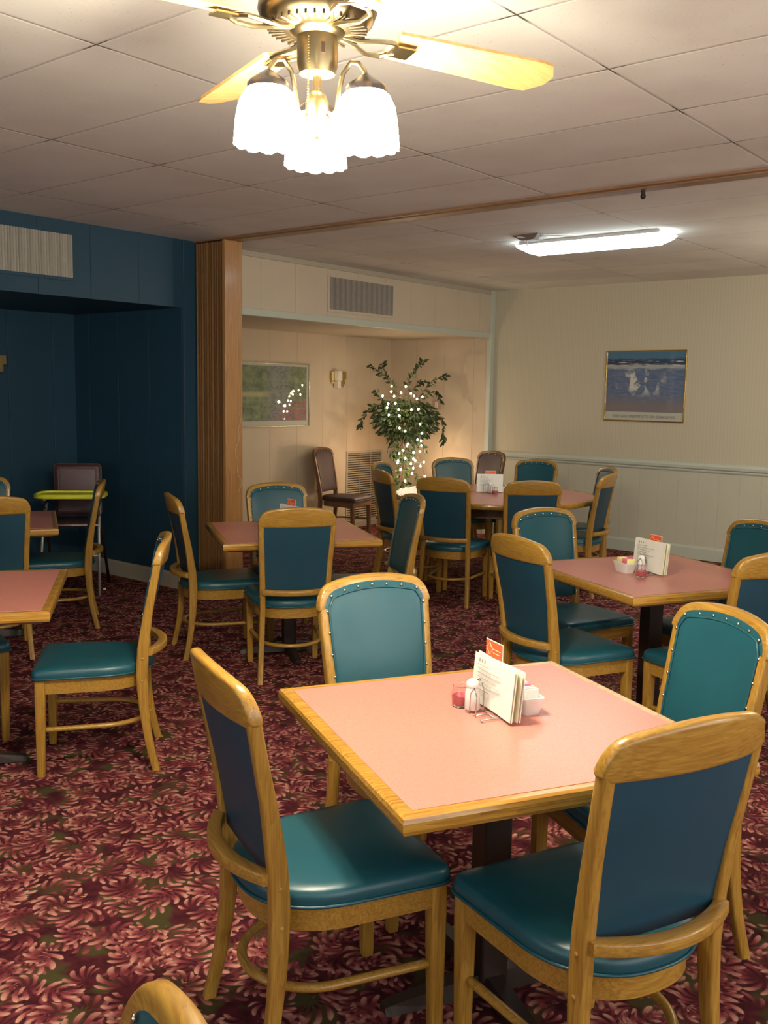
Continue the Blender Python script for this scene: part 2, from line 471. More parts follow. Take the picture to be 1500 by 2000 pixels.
obj('cover', bx(-.040, -.028, -.030, .012, -.040, .030, bev=.003), MIRROR, t)
# ------------------------------------------------------------------ framed pictures
def text_mesh(name, body, size, mat, parent, M4, align='CENTER', label=None):
    cu = bpy.data.curves.new(name, 'FONT'); cu.body = body; cu.size = size; cu.align_x = align; cu.extrude = .0004
    to = bpy.data.objects.new(name, cu)
    COL.objects.link(to)
    dg = bpy.context.evaluated_depsgraph_get(); dg.update()
    me = bpy.data.meshes.new_from_object(to.evaluated_get(dg))
    bpy.data.objects.remove(to)
    me.transform(M4); me.materials.clear(); me.materials.append(mat)
    o = link(bpy.data.objects.new(name, me)); o.parent = parent
    return o
def print_mat(kind):
    t = NT('printed_picture_'+kind); p = t.sep(t.n('TexCoord').outputs['Generated'])
    co = t.n('TexCoord').outputs['Generated']
    nz = t.noise(t.vm('MULTIPLY', co, (3, 3, 9)), 3.0, 4, .6)
    if kind == 'sea':
        z = t.ma('ADD', p[2], t.ma('MULTIPLY', t.ma('SUBTRACT', nz[0], .5), .10))
        c = t.mix(t.mr(nz[0], .35, .65), (.07, .13, .25), (.16, .20, .30))
        c = t.mix(t.mr(z, .10, .30, 1, 0), c, (.20, .18, .19))
        c = t.mix(t.mr(z, .70, .74), c, (.36, .39, .37))
        c = t.mix(t.mr(z, .77, .80), c, (.02, .045, .10))
        foam = t.mr(t.noise(t.vm('MULTIPLY', co, (1, 2.5, 30)), 2.2, 3)[0], .56, .62)
        c = t.mix(t.ma('MULTIPLY', foam, t.mr(t.ma('ABSOLUTE', t.ma('SUBTRACT', z, .80)), .03, .07, 1, 0)), c, (.55, .60, .62))
        c = t.mix(t.mr(z, .86, .90), c, (.06, .17, .28))
        # loose pale patches in the surf, no figures
        bl = t.noise(t.vm('MULTIPLY', co, (1, 4.0, 3.2)), 1.7, 3, .55)[0]
        mid = t.ma('MULTIPLY', t.mr(t.ma('ABSOLUTE', t.ma('SUBTRACT', p[2], .50)), .10, .26, 1, 0), t.mr(t.ma('ABSOLUTE', t.ma('SUBTRACT', p[1], .55)), .15, .36, 1, 0))
        c = t.mix(t.ma('MULTIPLY', t.mr(bl, .52, .60), mid), c, (.62, .62, .55))
        t.set(c, .6, coat=1); t.b.inputs['Coat Roughness'].default_value = .03
    else:
        g = t.noise(t.vm('MULTIPLY', co, (4, 1, 3)), 2.4, 5, .65)[0]
        c = t.mix(t.mr(g, .3, .7), (.05, .085, .05), (.27, .33, .17))
        lil = t.noise(t.vm('MULTIPLY', co, (2, 1, 2)), 1.6, 2)[0]
        c = t.mix(t.ma('MULTIPLY', t.mr(t.ma('ABSOLUTE', t.ma('SUBTRACT', p[0], .62)), .05, .22, 1, 0), t.mr(t.noise(co, 24, 3)[0], .42, .6)), c, (.24, .23, .32))
        c = t.mix(t.ma('MULTIPLY', t.mr(t.ma('ABSOLUTE', t.ma('SUBTRACT', p[2], .48)), .02, .07, 1, 0), t.mr(p[0], .55, .4, 0, .8)), c, (.42, .42, .22))
        ro = t.ma('MULTIPLY', t.mr(t.ma('SUBTRACT', p[0], t.ma('MULTIPLY', p[2], .7)), .42, .7), t.mr(t.noise(co, 30, 3)[0], .45, .55))
        c = t.mix(t.ma('MULTIPLY', ro, t.mr(p[2], .45, .30)), c, (.40, .11, .18))
        t.set(c, .6, coat=1); t.b.inputs['Coat Roughness'].default_value = .03
    return t.m
GOLD = plain('gilt_frame', (.72, .55, .22), .22, 1)
t = thing('framed_picture', 'gilt-framed blue seascape poster on the right wall above the chair rail', 'picture', (XR, 4.162, 1.337), 0)
W, H = .856, .712
def fr(t, W, H, mat, ax):
    bm = bmesh.new(); f = .012; dd = .022
    rings = [(-W/2, W/2, 0, f), (-W/2, W/2, H-f, H), (-W/2, -W/2+f, f, H-f), (W/2-f, W/2, f, H-f)]
    for a, b, c, d in rings:
        if ax == 'X': box(bm, -dd, -.001, a, b, c, d, bev=.002)
        else: box(bm, a, b, -dd, -.001, c, d, bev=.002)
    obj('frame', bm, mat, t)
fr(t, W, H, GOLD, 'X')
obj('paper_mount', bx(-.010, -.002, -W/2+.010, W/2-.010, .010, H-.010), plain('poster_paper', (.50, .50, .42), .4, var=.03), t)
obj('print', bx(-.012, -.008, -W/2+.014, W/2-.014, .095, H-.014), print_mat('sea'), t)
Mt = Matrix.Translation((-.0125, 0, .035)) @ Matrix(((0, 0, -1, 0), (-1, 0, 0, 0), (0, 1, 0, 0), (0, 0, 0, 1)))
text_mesh('lettering', 'THE ART INSTITUTE OF CHICAGO', .040, plain('poster_ink', (.20, .20, .16), .6), t, Mt @ Matrix.Diagonal((1.08, 1, 1, 1)))
t = thing('framed_picture', 'silver-framed green garden print on the alcove wall behind the oak post', 'picture', (7.165, YB, 1.205), 0)
W, H = 1.20, .675
fr(t, W, H, plain('silver_gilt_frame', (.66, .60, .46), .25, 1), 'Y')
obj('paper_mount', bx(-W/2+.010, W/2-.010, -.010, -.002, .010, H-.010), plain('picture_mount', (.46, .46, .40), .4, var=.03), t)
obj('print', bx(-W/2+.035, W/2-.045, -.012, -.008, .065, H-.035), print_mat('garden'), t)
# ------------------------------------------------------------------ fluorescent fixture
t = thing('fluorescent_light', 'long glowing fluorescent ceiling light over the round table', 'ceiling light', (6.50, 3.37, ZC))
bm = bmesh.new()
L, Wd = .585, .120
def hexring(z, l, wd):
    return [(-wd, -l, z), (wd, -l, z), (wd, l, z), (-wd, l, z)]
loft(bm, [hexring(-.022, L, Wd), hexring(-.045, L-.02, Wd-.012), hexring(-.085, L-.10, Wd-.05)])
obj('diffuser', bm, emit('lit_acrylic_diffuser', (.88, 1.0, .98), TUBE_E), t)
obj('housing', bx(-.12, .12, -L+.03, L-.03, -.024, 0), plain('white_enamel', (.7, .7, .68), .4), t)
t = thing('ceiling_tile_hole', 'small grey bracket with a curved white wire beside the fluorescent light', 'hole', (6.17, 3.72, ZC))  # raised grey plate standing in for the dark gap of a displaced tile
bm = bmesh.new()
loft(bm, [[(-.09, -.14, 0), (.12, -.10, 0), (.10, .12, 0), (-.06, .10, 0)], [(-.02, -.06, -.03), (.08, -.05, -.03), (.07, .06, -.03), (-.01, .05, -.03)]])
obj('plate', bm, plain('grey_plate', (.22, .21, .20), .6), t)
bm = bmesh.new(); tube(bm, [(-.06+.02*i-.0*i, .05-.045*i, -.012-.004*sin(i)) for i in range(9)], .004, 6)
tube(bm, [(.02, .02, 0), (.03, .02, -.07)], .005, 6)
obj('wire', bm, plain('white_wire', (.7, .68, .62), .5), t)
# ------------------------------------------------------------------ ceiling fan with three glass shades
FX, FY = 1.664, 1.565
fan = thing('ceiling_fan', 'antique brass ceiling fan with three bright frosted glass shades', 'ceiling fan', (FX, FY, ZC))
D0 = -ZC
bm = bmesh.new()
lathe(bm, [(.055, 2.395), (.105, 2.400), (.125, 2.418), (.134, 2.440), (.132, 2.452), (.120, 2.462), (.118, 2.56), (.126, 2.60), (.118, 2.64), (.085, 2.70), (.075, ZC)], 40, (0, 0, D0))
obj('motor_housing', bm, ABRASS, fan, smooth=radians(40))
bm = bmesh.new()
for i in range(36):                                                   # cooling slots under the housing
    a = 2*pi*i/36
    T = Matrix.Translation((0, 0, D0+2.400)) @ Matrix.Rotation(a, 4, 'Z')
    box(bm, .068, .112, -.0026, .0026, -.003, .012, T=T)
obj('slotted_grille', bm, plain('dark_slot', (.05, .035, .02), .5, .4), fan)
bm = bmesh.new()
lathe(bm, [(.020, 2.300), (.040, 2.306), (.046, 2.322), (.046, 2.385), (.060, 2.392), (.064, 2.398)], 32, (0, 0, D0))
obj('switch_housing', bm, ABRASS, fan, smooth=radians(40))
bm = bmesh.new(); box(bm, -.004, .004, -.0485, -.044, D0+2.34, D0+2.362)
bmesh.ops.rotate(bm, verts=bm.verts, cent=(0, 0, 0), matrix=Matrix.Rotation(YAW-pi/2+.35+pi*0, 3, 'Z'))
obj('reverse_switch', bm, DARKMETAL, fan)
bm = bmesh.new()
lathe(bm, [(.004, 2.165), (.012, 2.172), (.018, 2.19), (.026, 2.205), (.026, 2.245), (.020, 2.262), (.010, 2.27), (.010, 2.302)], 24, (0, 0, D0))
obj('light_hub', bm, ABRASS, fan, smooth=radians(40))
bm = bmesh.new()
cp = Vector((cos(YAW-pi/2), sin(YAW-pi/2), 0))*(-.016)+Vector((-cos(YAW), -sin(YAW), 0))*.047
for i in range(26): sphere(bm, (cp.x, cp.y, D0+2.372-.0058*i), .0024, 6)
obj('pull_chain', bm, BRASS, fan)
GLASS = emit('lit_frosted_glass', (1, .88, .66), SHADE_E)
def img_az(deg):   # angle measured from image-right, counter-clockwise seen from above
    return YAW-pi/2+radians(deg)
for deg in (95, 215, 335):
    a = img_az(deg); dx, dy = cos(a), sin(a)
    pts = [(.024, 2.215), (.036, 2.205), (.050, 2.225), (.056, 2.262), (.066, 2.300), (.086, 2.322), (.104, 2.318), (.119, 2.300), (.124, 2.285)]
    bm = bmesh.new(); tube(bm, [(dx*r, dy*r, D0+z) for r, z in pts], .0055, 8)
    sc = [(.050+.018*(1-k/14)*cos(k*.55), 2.232+.018*(1-k/14)*sin(k*.55)-.012) for k in range(13)]
    tube(bm, [(dx*(r+.012), dy*(r+.012), D0+z) for r, z in sc], .0042, 6)
    arm = obj('arm', bm, ABRASS, fan, smooth=True)
    c = (dx*.124, dy*.124, D0)
    bm = bmesh.new()
    lathe(bm, [(.008, 2.292), (.016, 2.286), (.040, 2.270), (.046, 2.262), (.046, 2.252), (.036, 2.250)], 28, c)
    obj('shade_cap', bm, plain('dark_pewter_cap', (.09, .08, .085), .35, 1), fan, smooth=radians(40))
    bm = bmesh.new()
    n = 36; rings = []
    for k, (r, z) in enumerate([(.036, 2.256), (.052, 2.246), (.064, 2.222), (.070, 2.190), (.073, 2.158), (.075, 2.138), (.070, 2.138), (.063, 2.16)]):
        ring = []
        for i in range(n):
            q = 2*pi*i/n
            flute = 1+.012*cos(q*18)*min(1, k/3)
            dz = -.006*abs(sin(q*6)) if k in (5, 6) else 0
            ring.append((c[0]+r*flute*cos(q), c[1]+r*flute*sin(q), c[2]+z+dz))
        rings.append(ring)
    loft(bm, rings)
    obj('glass_shade', bm, GLASS, fan, smooth=True)
BLADEW = oak('honey_oak_blade', 'X', (.62, .40, .16), (.46, .26, .09), .35, .5)
for k in range(4):
    a = img_az(30+90*k)
    bm = bmesh.new()
    out = []
    for i in range(9): out.append((.20+.0*i, 0))
    rings = []
    for i in range(15):
        s = i/14; r = .19+.47*s
        hw = .050+.018*s
        if s > .88: hw *= sqrt(max(0.02, 1-((s-.88)/.125)**2))
        th = .004
        rings.append([(r, -hw, -th), (r, hw, -th), (r, hw, th), (r, -hw, th)])
    loft(bm, rings)
    T = Matrix.Translation((0, 0, D0+2.405)) @ Matrix.Rotation(a, 4, 'Z') @ Matrix.Rotation(radians(-13), 4, 'X')
    bmesh.ops.transform(bm, matrix=T, verts=bm.verts)
    b = obj('fan_blade', bm, BLADEW, fan)
    bm = bmesh.new()
    for s in (-1, 1):
        tube(bm, [(.062, .006*s, 0), (.10, .012*s, -.006), (.14, .034*s, -.008), (.18, .036*s, -.006), (.205, .012*s, -.005)], .0055, 6)
    box(bm, .19, .245, -.026, .026, -.008, -.004)
    bmesh.ops.transform(bm, matrix=Matrix.Translation((0, 0, D0+2.397)) @ Matrix.Rotation(a, 4, 'Z') @ Matrix.Rotation(radians(-7), 4, 'X'), verts=bm.verts)
    obj('blade_iron', bm, ABRASS, fan, smooth=radians(40))
# ------------------------------------------------------------------ tables
def laminate():
    t = NT('rose_laminate')
    nz = t.noise(t.co(), 260, 3)[0]; big = t.noise(t.co(), 2.5, 2)[0]
    c = t.mix(t.mr(nz, .35, .65), (.52, .190, .150), (.60, .245, .195))
    c = t.mix(t.mr(big, .3, .8, 0, .2), c, (.46, .20, .18))
    t.set(c, .30, spec=.5)
    return t.m
LAM = laminate()
TS = .914
def make_table():
    t = thing('dining_table', '', 'table')
    h = TS/2
    obj('tabletop', bx(-h+.034, h-.034, -h+.034, h-.034, .718, .7515), LAM, t)
    bm = bmesh.new()
    prof = [(-.034, .7505), (-.012, .7515), (-.003, .748), (0, .739), (0, .722), (-.004, .713), (-.014, .709), (-.034, .709)]
    cs = [(1, 1), (-1, 1), (-1, -1), (1, -1)]
    rings = [[(sx*(h+a), sy*(h+a), z) for a, z in prof] for sx, sy in cs]
    loft(bm, rings, closed=True)
    obj('edge_band', bm, EDGE, t)
    obj('underlay', bx(-h+.033, h-.033, -h+.033, h-.033, .700, .716), plain('dark_plywood', (.10, .05, .03), .7), t)
    obj('top_plate', bx(-.15, .15, -.15, .15, .688, .700), DARKMETAL, t)
    obj('column', bx(-.040, .040, -.040, .040, .04, .69, bev=.006), DARKMETAL, t)
    bm = bmesh.new()
    for k in range(4):
        T = Matrix.Rotation(pi/2*k, 4, 'Z')
        rings = []
        for x, hw, zt in ((.03, .034, .062), (.16, .030, .048), (.29, .026, .030), (.305, .022, .024)):
            rings.append([T @ Vector((x, -hw, .006)), T @ Vector((x, hw, .006)), T @ Vector((x, hw*.7, zt)), T @ Vector((x, -hw*.7, zt))])
        loft(bm, rings)
    b = obj('cross_base', bm, DARKMETAL, t)
    bm = bmesh.new()
    for k in range(4):
        a = pi/2*k; lathe(bm, [(.012, 0), (.014, .006)], 10, (cos(a)*.285, sin(a)*.285, 0))
    obj('foot_glide', bm, DARKMETAL, b)
    return t
T1 = make_table()
T1.location = (2.080, 1.302, 0); T1.rotation_euler = (0, 0, -.504)
T1['label'] = 'square rose-topped table in the foreground, holding menus, candle and sugar caddy'
T1['group'] = 'square rose laminate dining tables'
TBL = {'T1': (2.080, 1.302, -.504), 'T2': (1.895, 3.875, -.643), 'T3': (3.067, 5.755, -.543), 'T4': (4.151, 4.110, -.60), 'T5': (4.396, 1.883, -.50)}
dup(T1, (*TBL['T2'][:2], 0), TBL['T2'][2], 'square rose-topped table at the left edge, lit pink, nearest on that side')
dup(T1, (*TBL['T3'][:2], 0), TBL['T3'][2], 'dim square rose-topped table at the far left in front of the highchair')
dup(T1, (*TBL['T4'][:2], 0), TBL['T4'][2], 'square rose-topped table beside the oak partition post')
dup(T1, (*TBL['T5'][:2], 0), TBL['T5'][2], 'square rose-topped table on the right with candle and menus, near the cream wall')
RX, RY, RR = 6.93, 4.42, .86
t = thing('round_table', 'large round rose-topped table with oak edge near the far corner', 'table', (RX, RY, 0), .3)
bm = bmesh.new(); lathe(bm, [(RR-.034, .715), (RR-.034, .7515)], 72); obj('tabletop', bm, LAM, t)
bm = bmesh.new()
prof = [(-.034, .7505), (-.012, .7515), (-.003, .748), (0, .739), (0, .722), (-.004, .713), (-.014, .709), (-.034, .709)]
loft(bm, [[((RR+a)*cos(2*pi*i/72), (RR+a)*sin(2*pi*i/72), z) for a, z in prof] for i in range(72)], closed=True)
obj('edge_band', bm, EDGE, t, smooth=radians(40))
bm = bmesh.new(); lathe(bm, [(.50, .60), (.52, .60), (.52, .71), (.50, .71)], 40); obj('apron', bm, DOAK_X, t)
for k in range(4):
    a = radians(212.5)-.3+pi/2*k+.1
    bm = bmesh.new()
    tube(bm, [(cos(a)*.46, sin(a)*.46, .70), (cos(a)*.50, sin(a)*.50, .35), (cos(a)*.54, sin(a)*.54, 0)], lambda s: .032-.012*s, 10)
    obj('leg', bm, OAK_Z, t, smooth=radians(50))
# ------------------------------------------------------------------ chairs
def lean(z):       # centre line of the rear leg and stile: (half width, y)
    P = [(0, .200, -.268), (.12, .192, -.240), (.25, .185, -.222), (.40, .180, -.214), (.52, .181, -.220), (.66, .187, -.240), (.80, .194, -.268), (.98, .199, -.300)]
    for (z0, a0, b0), (z1, a1, b1) in zip(P, P[1:]):
        if z <= z1:
            s = (z-z0)/(z1-z0); return a0+(a1-a0)*s, b0+(b1-b0)*s
    return P[-1][1:]
HW = .214
def rail_top(x):
    x = abs(x)
    z = .980-.030*(x/HW)**2
    if x > .165:
        q = min(1, (x-.165)/(HW-.165)); z = z-.062*(1-sqrt(max(0, 1-q*q)))
    return z
def bow(x, z):
    return -.030*(1-(x/HW)**2)*min(1, max(0, (z-.40)/.5))
def seat_outline(s=1.0, n=56, dy=0):
    pts = []
    hwf, yf, yc = .228, .222, -.02
    # front corners
    for cx, a0 in ((hwf-.035, 0), (-hwf+.035, 90)):
        for i in range(5):
            a = radians(a0+90*i/4); pts.append((cx+.035*cos(a), yf-.035+.035*sin(a)))
    m = n-10-8
    left = [(-hwf+(.012)*k/4, yf-.035-(yf-.035-yc)*k/4) for k in range(1, 5)]
    pts += left
    for i in range(1, m):
        a = pi+pi*i/m
        ca, sa = cos(a), sin(a)
        pts.append((.216*math.copysign(abs(ca)**.85, ca), yc+.236*math.copysign(abs(sa)**.9, sa)))
    pts += [(-x, y) for x, y in left[::-1]]
    return [(x*s, (y-.0)*s+dy*(1-s)) for x, y in pts]
def make_chair(name, seat_m, back_m, bpanel_m, oz, ox, group):
    t = thing(name, '', 'chair', group=group)
    # seat cushion
    bm = bmesh.new()
    rings = []
    for s, z in ((.955, .412), (.99, .414), (1.0, .424), (1.0, .438), (.985, .450), (.95, .457), (.85, .462), (.6, .466), (.3, .467)):
        rings.append([(x, y, z) for x, y in seat_outline(s)])
    loft(bm, rings)
    st = obj('seat', bm, seat_m, t, smooth=radians(60))
    bm = bmesh.new(); tube(bm, [(x, y, .419) for x, y in seat_outline(1.008)], .0042, 6, closed=True)
    obj('piping', bm, seat_m, st, smooth=True)
    # bent seat frame
    bm = bmesh.new()
    o1 = seat_outline(.935); o2 = seat_outline(.86)
    loft(bm, [[(a[0], a[1], .412), (a[0], a[1], .352), (b[0], b[1], .352), (b[0], b[1], .412)] for a, b in zip(o1, o2)], closed=True)
    obj('seat_frame', bm, ox, t, smooth=radians(40))
    # front legs
    for s in (-1, 1):
        bm = bmesh.new()
        rings = []
        for z, h in ((0, .015), (.02, .0165), (.34, .021), (.410, .021)):
            rings.append([(s*(.198-.004*(1-z/.41))+x, .188+.006*(1-z/.41)+y, z) for x, y in rrect(h, h, .005, 2)])
        loft(bm, rings); obj('leg', bm, oz, t, smooth=radians(50))
    # rear legs running up into the stiles
    for s in (-1, 1):
        bm = bmesh.new(); rings = []
        for z in (0, .03, .08, .14, .20, .27, .34, .41, .47, .53, .60, .68, .76, .84, .885):
            x, y = lean(z)
            hx = .0150; hy = .016+.0085*math.exp(-((z-.45)/.22)**2)
            rings.append([(s*x+a, y+b, z) for a, b in rrect(hx, hy, .006, 2)])
        loft(bm, rings); lg = obj('leg', bm, oz, t, smooth=radians(50))
        for z in (.385, .480):
            x, y = lean(z); T = Matrix.Translation((s*(x+.0150), y, z)) @ Matrix.Rotation(s*pi/2, 4, 'Y')
            bm = bmesh.new(); lathe(bm, [(.0062, -.002), (.0062, .001), (.003, .0028)], 10); bmesh.ops.transform(bm, matrix=T, verts=bm.verts)
            obj('screw_plug', bm, oz, lg)
    # top rail
    bm = bmesh.new(); rings = []
    N = 30
    for i in range(N+1):
        q = -1+2*i/N; x = HW*sin(q*pi/2)
        zt = rail_top(x); zb = .866
        if abs(x) > .200: zb += .012*((abs(x)-.2)/.014)
        zc = (zt+zb)/2; hz = (zt-zb)/2; ht = .0165 if i not in (0, N) else .010
        ring = []
        for a, b in rrect(ht, hz, .012, 3):
            z = zc+b; ring.append((x, lean(z)[1]+bow(x, .9)+.002+a, z))
        rings.append(ring)
    loft(bm, rings); obj('top_rail', bm, ox, t, smooth=radians(50))
    # bowed lower back rail
    bm = bmesh.new(); rings = []
    for i in range(19):
        x = -.186+.372*i/18
        y = -.240-.058*(1-(x/.186)**2)
        rings.append([(x, y+a, .506+b) for a, b in rrect(.019, .015, .005, 2)])
    loft(bm, rings); obj('crossbar', bm, ox, t, smooth=radians(50))
    # U stretcher
    bm = bmesh.new(); pts = [(.192, .185)]
    for k in range(1, 6): pts.append((.192-.018*k/5, .185-.235*k/5))
    for i in range(1, 24):
        a = -pi*i/24; pts.append((.174*cos(a), -.05+.185*sin(a)))
    for k in range(5, -1, -1): pts.append((-(.192-.018*k/5), .185-.235*k/5))
    tube(bm, [(x, y, .196) for x, y in pts], .013, 8, ry=.011)
    obj('stretcher', bm, ox, t, smooth=True)
    # upholstered back
    def cush(s, v):
        z0, ww = .500, None
        zz = z0+(.955-z0)*v
        wv = lean(zz)[0]+.0150-.0125
        x = s*wv
        top = rail_top(x*HW/(HW-.013))-.018
        z = z0+.004*(1-s*s)*0+(top-z0)*v
        return x, z
    def depth(x, z): return lean(z)[1]+bow(x, z if z > .5 else .5)
    bm = bmesh.new(); n = 18
    F = [[None]*(n+1) for _ in range(n+1)]; B = [[None]*(n+1) for _ in range(n+1)]
    for i in range(n+1):
        for j in range(n+1):
            s = sin((-1+2*i/n)*pi/2); v = .5-.5*cos(j/n*pi)
            x, z = cush(s, v); y = depth(x, z)
            puff = .012*(1-s**6)*(1-(2*v-1)**8)
            F[i][j] = bm.verts.new((x, y+.017+puff, z)); B[i][j] = bm.verts.new((x, y-.004, z))
    for i in range(n):
        for j in range(n):
            bm.faces.new((F[i][j], F[i+1][j], F[i+1][j+1], F[i][j+1]))
            bm.faces.new((B[i][j], B[i][j+1], B[i+1][j+1], B[i+1][j]))
    for k in range(n):
        for (a, b, c, d) in ((F[k][0], F[k+1][0], B[k+1][0], B[k][0]), (F[k][n], F[k+1][n], B[k+1][n], B[k][n]), (F[0][k], F[0][k+1], B[0][k+1], B[0][k]), (F[n][k], F[n][k+1], B[n][k+1], B[n][k])):
            bm.faces.new((a, b, c, d))
    bk = obj('backrest', bm, back_m, t, smooth=radians(45))
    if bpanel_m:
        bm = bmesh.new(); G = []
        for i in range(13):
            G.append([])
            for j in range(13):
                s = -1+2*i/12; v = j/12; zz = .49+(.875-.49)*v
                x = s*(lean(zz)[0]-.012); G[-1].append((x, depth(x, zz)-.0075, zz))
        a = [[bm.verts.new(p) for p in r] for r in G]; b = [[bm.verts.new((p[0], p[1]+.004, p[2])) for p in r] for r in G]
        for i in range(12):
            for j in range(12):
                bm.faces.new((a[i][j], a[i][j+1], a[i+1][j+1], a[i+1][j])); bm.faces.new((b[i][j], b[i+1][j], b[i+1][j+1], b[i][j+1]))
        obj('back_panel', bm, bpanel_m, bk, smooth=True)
    # welt and nailheads round three sides
    path = [(-.90, v) for v in [k/14*.90 for k in range(15)]]+[(-.90+1.80*k/18, .945) for k in range(1, 18)]+[(.90, .90-k/14*.90) for k in range(15)]
    bm = bmesh.new(); P3 = []
    for s, v in path:
        x, z = cush(s, v); P3.append((x, depth(x, z)+.0245, z))
    tube(bm, P3, .0038, 6)
    obj('welt', bm, back_m, bk, smooth=True)
    L = [(-.935, .04+.86*k/5.0) for k in range(6)]+[(-.83+1.66*k/6, .967) for k in range(7)]+[(.935, .04+.86*k/5.0) for k in range(6)]
    first = None
    for s, v in L:
        x, z = cush(s, v)
        if first is None:
            bm = bmesh.new(); sphere(bm, (0, 0, 0), .0050, 8, (1, .6, 1))
            first = nh = obj('nailhead', bm, NAIL, bk, smooth=True)
        else:
            nh = first.copy(); link(nh); nh.parent = bk
        nh.location = (x, depth(x, z)+.0250, z)
    return t
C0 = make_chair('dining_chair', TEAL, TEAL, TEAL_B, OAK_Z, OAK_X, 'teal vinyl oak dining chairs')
CH = [
 ((1.736, 1.557), -1.988, 'teal and oak chair at the left of the foreground table, back turned to the camera'),
 ((1.934, .960), -.405, 'nearest teal and oak chair, lower right, with swirling grain on its top rail'),
 ((2.358, 3.523), .893, 'teal and oak chair seen side-on in the aisle, facing the pink table at left'),
 ((3.875, 3.843), -.621, 'teal and oak chair seen from behind at the table beside the oak post'),
 ((3.921, 4.458), -2.076, 'teal and oak chair side-on against the oak partition, facing right'),
 ((2.385, 1.790), 2.778, 'teal chair with nailhead trim facing the camera across the foreground table'),
 ((2.567, 1.133), 1.020, 'teal chair with nailhead trim on the right side of the foreground table'),
 ((4.432, 4.380), 2.680, 'teal chair facing the camera behind the table beside the oak post'),
 ((4.430, 3.735), .972, 'teal chair edge-on just right of the table beside the oak post'),
 ((6.098, 4.240), -1.300, 'left of two chairs backing to the camera at the round table'),
 ((6.306, 3.760), -.810, 'right of two chairs backing to the camera at the round table'),
 ((6.251, 4.753), -2.081, 'teal chair at the left side of the round table, seen from behind at an angle'),
 ((6.698, 5.127), -2.854, 'teal chair at the far left of the round table before the tree pot'),
 ((7.435, 5.085), 2.560, 'teal chair behind the round table facing the camera, left of the menus'),
 ((7.740, 4.605), 1.750, 'teal chair behind the round table facing the camera, right of the menus'),
 ((7.560, 4.000), .807, 'teal chair edge-on at the far right of the round table by the wainscot'),
 ((7.017, 3.741), .176, 'oak-backed chair at the near right of the round table, turned toward it'),
 ((2.953, 5.426), -.481, 'teal chair seen from behind at the left edge, at the dim far-left table'),
 ((3.582, 5.761), .986, 'side-on chair in front of the yellow-trayed highchair, facing left'),
 ((3.230, 6.120), 2.595, 'chair mostly out of frame behind the dim far-left table, facing the camera'),
 ((2.090, 4.235), 2.800, 'chair tucked beyond the pink left-edge table, only seat corner and leg in view'),
 ((3.945, 2.092), -1.974, 'teal chair seen from behind at the left of the right-hand table'),
 ((4.525, 2.362), 2.760, 'teal chair facing the camera behind the left corner of the right-hand table'),
 ((4.732, 1.727), 1.052, 'dark teal chair behind the right-hand table at the right edge, nearest the cream wall'),
 ((4.178, 1.489), -.421, 'chair seen from behind at the right edge, at the near side of the right-hand table'),
 ((.262, .806), 1.050, 'chair at the bottom left edge with only the end of its oak rail in view'),
]
for i, ((x, y), rz, lab) in enumerate(CH):
    if i == 0:
        C0.location = (x, y, 0); C0.rotation_euler = (0, 0, rz); C0['label'] = lab
    else: dup(C0, (x, y, 0), rz, lab)
M0 = make_chair('dining_chair', MAROON, MAROON, None, DOAK_Z, DOAK_X, 'dark maroon dining chairs')
M0.location = (7.898, 6.960, 0); M0.rotation_euler = (0, 0, -2.90); M0['label'] = 'dark maroon chair against the alcove wall between the garden picture and the grille'
dup(M0, (8.560, 5.760, 0), 1.319, 'dark maroon chair standing in the far corner by the end of the chair rail')
# ------------------------------------------------------------------ table-top items
def rack(T, name, label, L=.21):
    """T: world matrix; local x along the menus"""
    t = thing(name, label, 'menu holder', group='wire menu holders'); t.matrix_world = T
    bm = bmesh.new()
    for s in (-1, 1):
        y = .024*s
        pts = []
        for k in range(9): pts.append((-.055+.0, y, .004+.055*k/8))
        pts += [(-.045, y, .078), (-.03, y, .088), (-.015, y, .078)]
        for k in range(9): pts.append((-.005, y, .059-.055*k/8))
        tube(bm, pts, .0016, 6)
        tube(bm, [(-.06, y, .005), (.06, y, .005)], .0016, 6)
    for x in (-.06, -.02, .02, .06): tube(bm, [(x, -.07, .005), (x, .024, .005)], .0016, 6)
    tube(bm, [(.035, -.07, .005), (.035, -.068, .06), (.02, -.067, .08), (.0, -.067, .06), (0, -.07, .005)], .0016, 6)
    for x in (-.062, .062):
        for y in (-.066, .024): sphere(bm, (x, y, .004), .004, 6)
    obj('wire_frame', bm, CHROME, t, smooth=True)
    return t
def shaker(T, x, y, label, grp):
    t = thing('salt_shaker', label, 'shaker', group=grp); t.matrix_world = T @ Matrix.Translation((x, y, .007))
    bm = bmesh.new(); lathe(bm, [(.019, 0), (.021, .004), (.020, .045), (.016, .062)], 20); obj('bottle', bm, WHITE, t, smooth=radians(40))
    bm = bmesh.new(); lathe(bm, [(.0165, .060), (.018, .064), (.017, .074), (.010, .082), (.004, .083)], 20); obj('cap', bm, plain('white_plastic_cap', (.75, .75, .73), .35), t, smooth=radians(40))
    return t
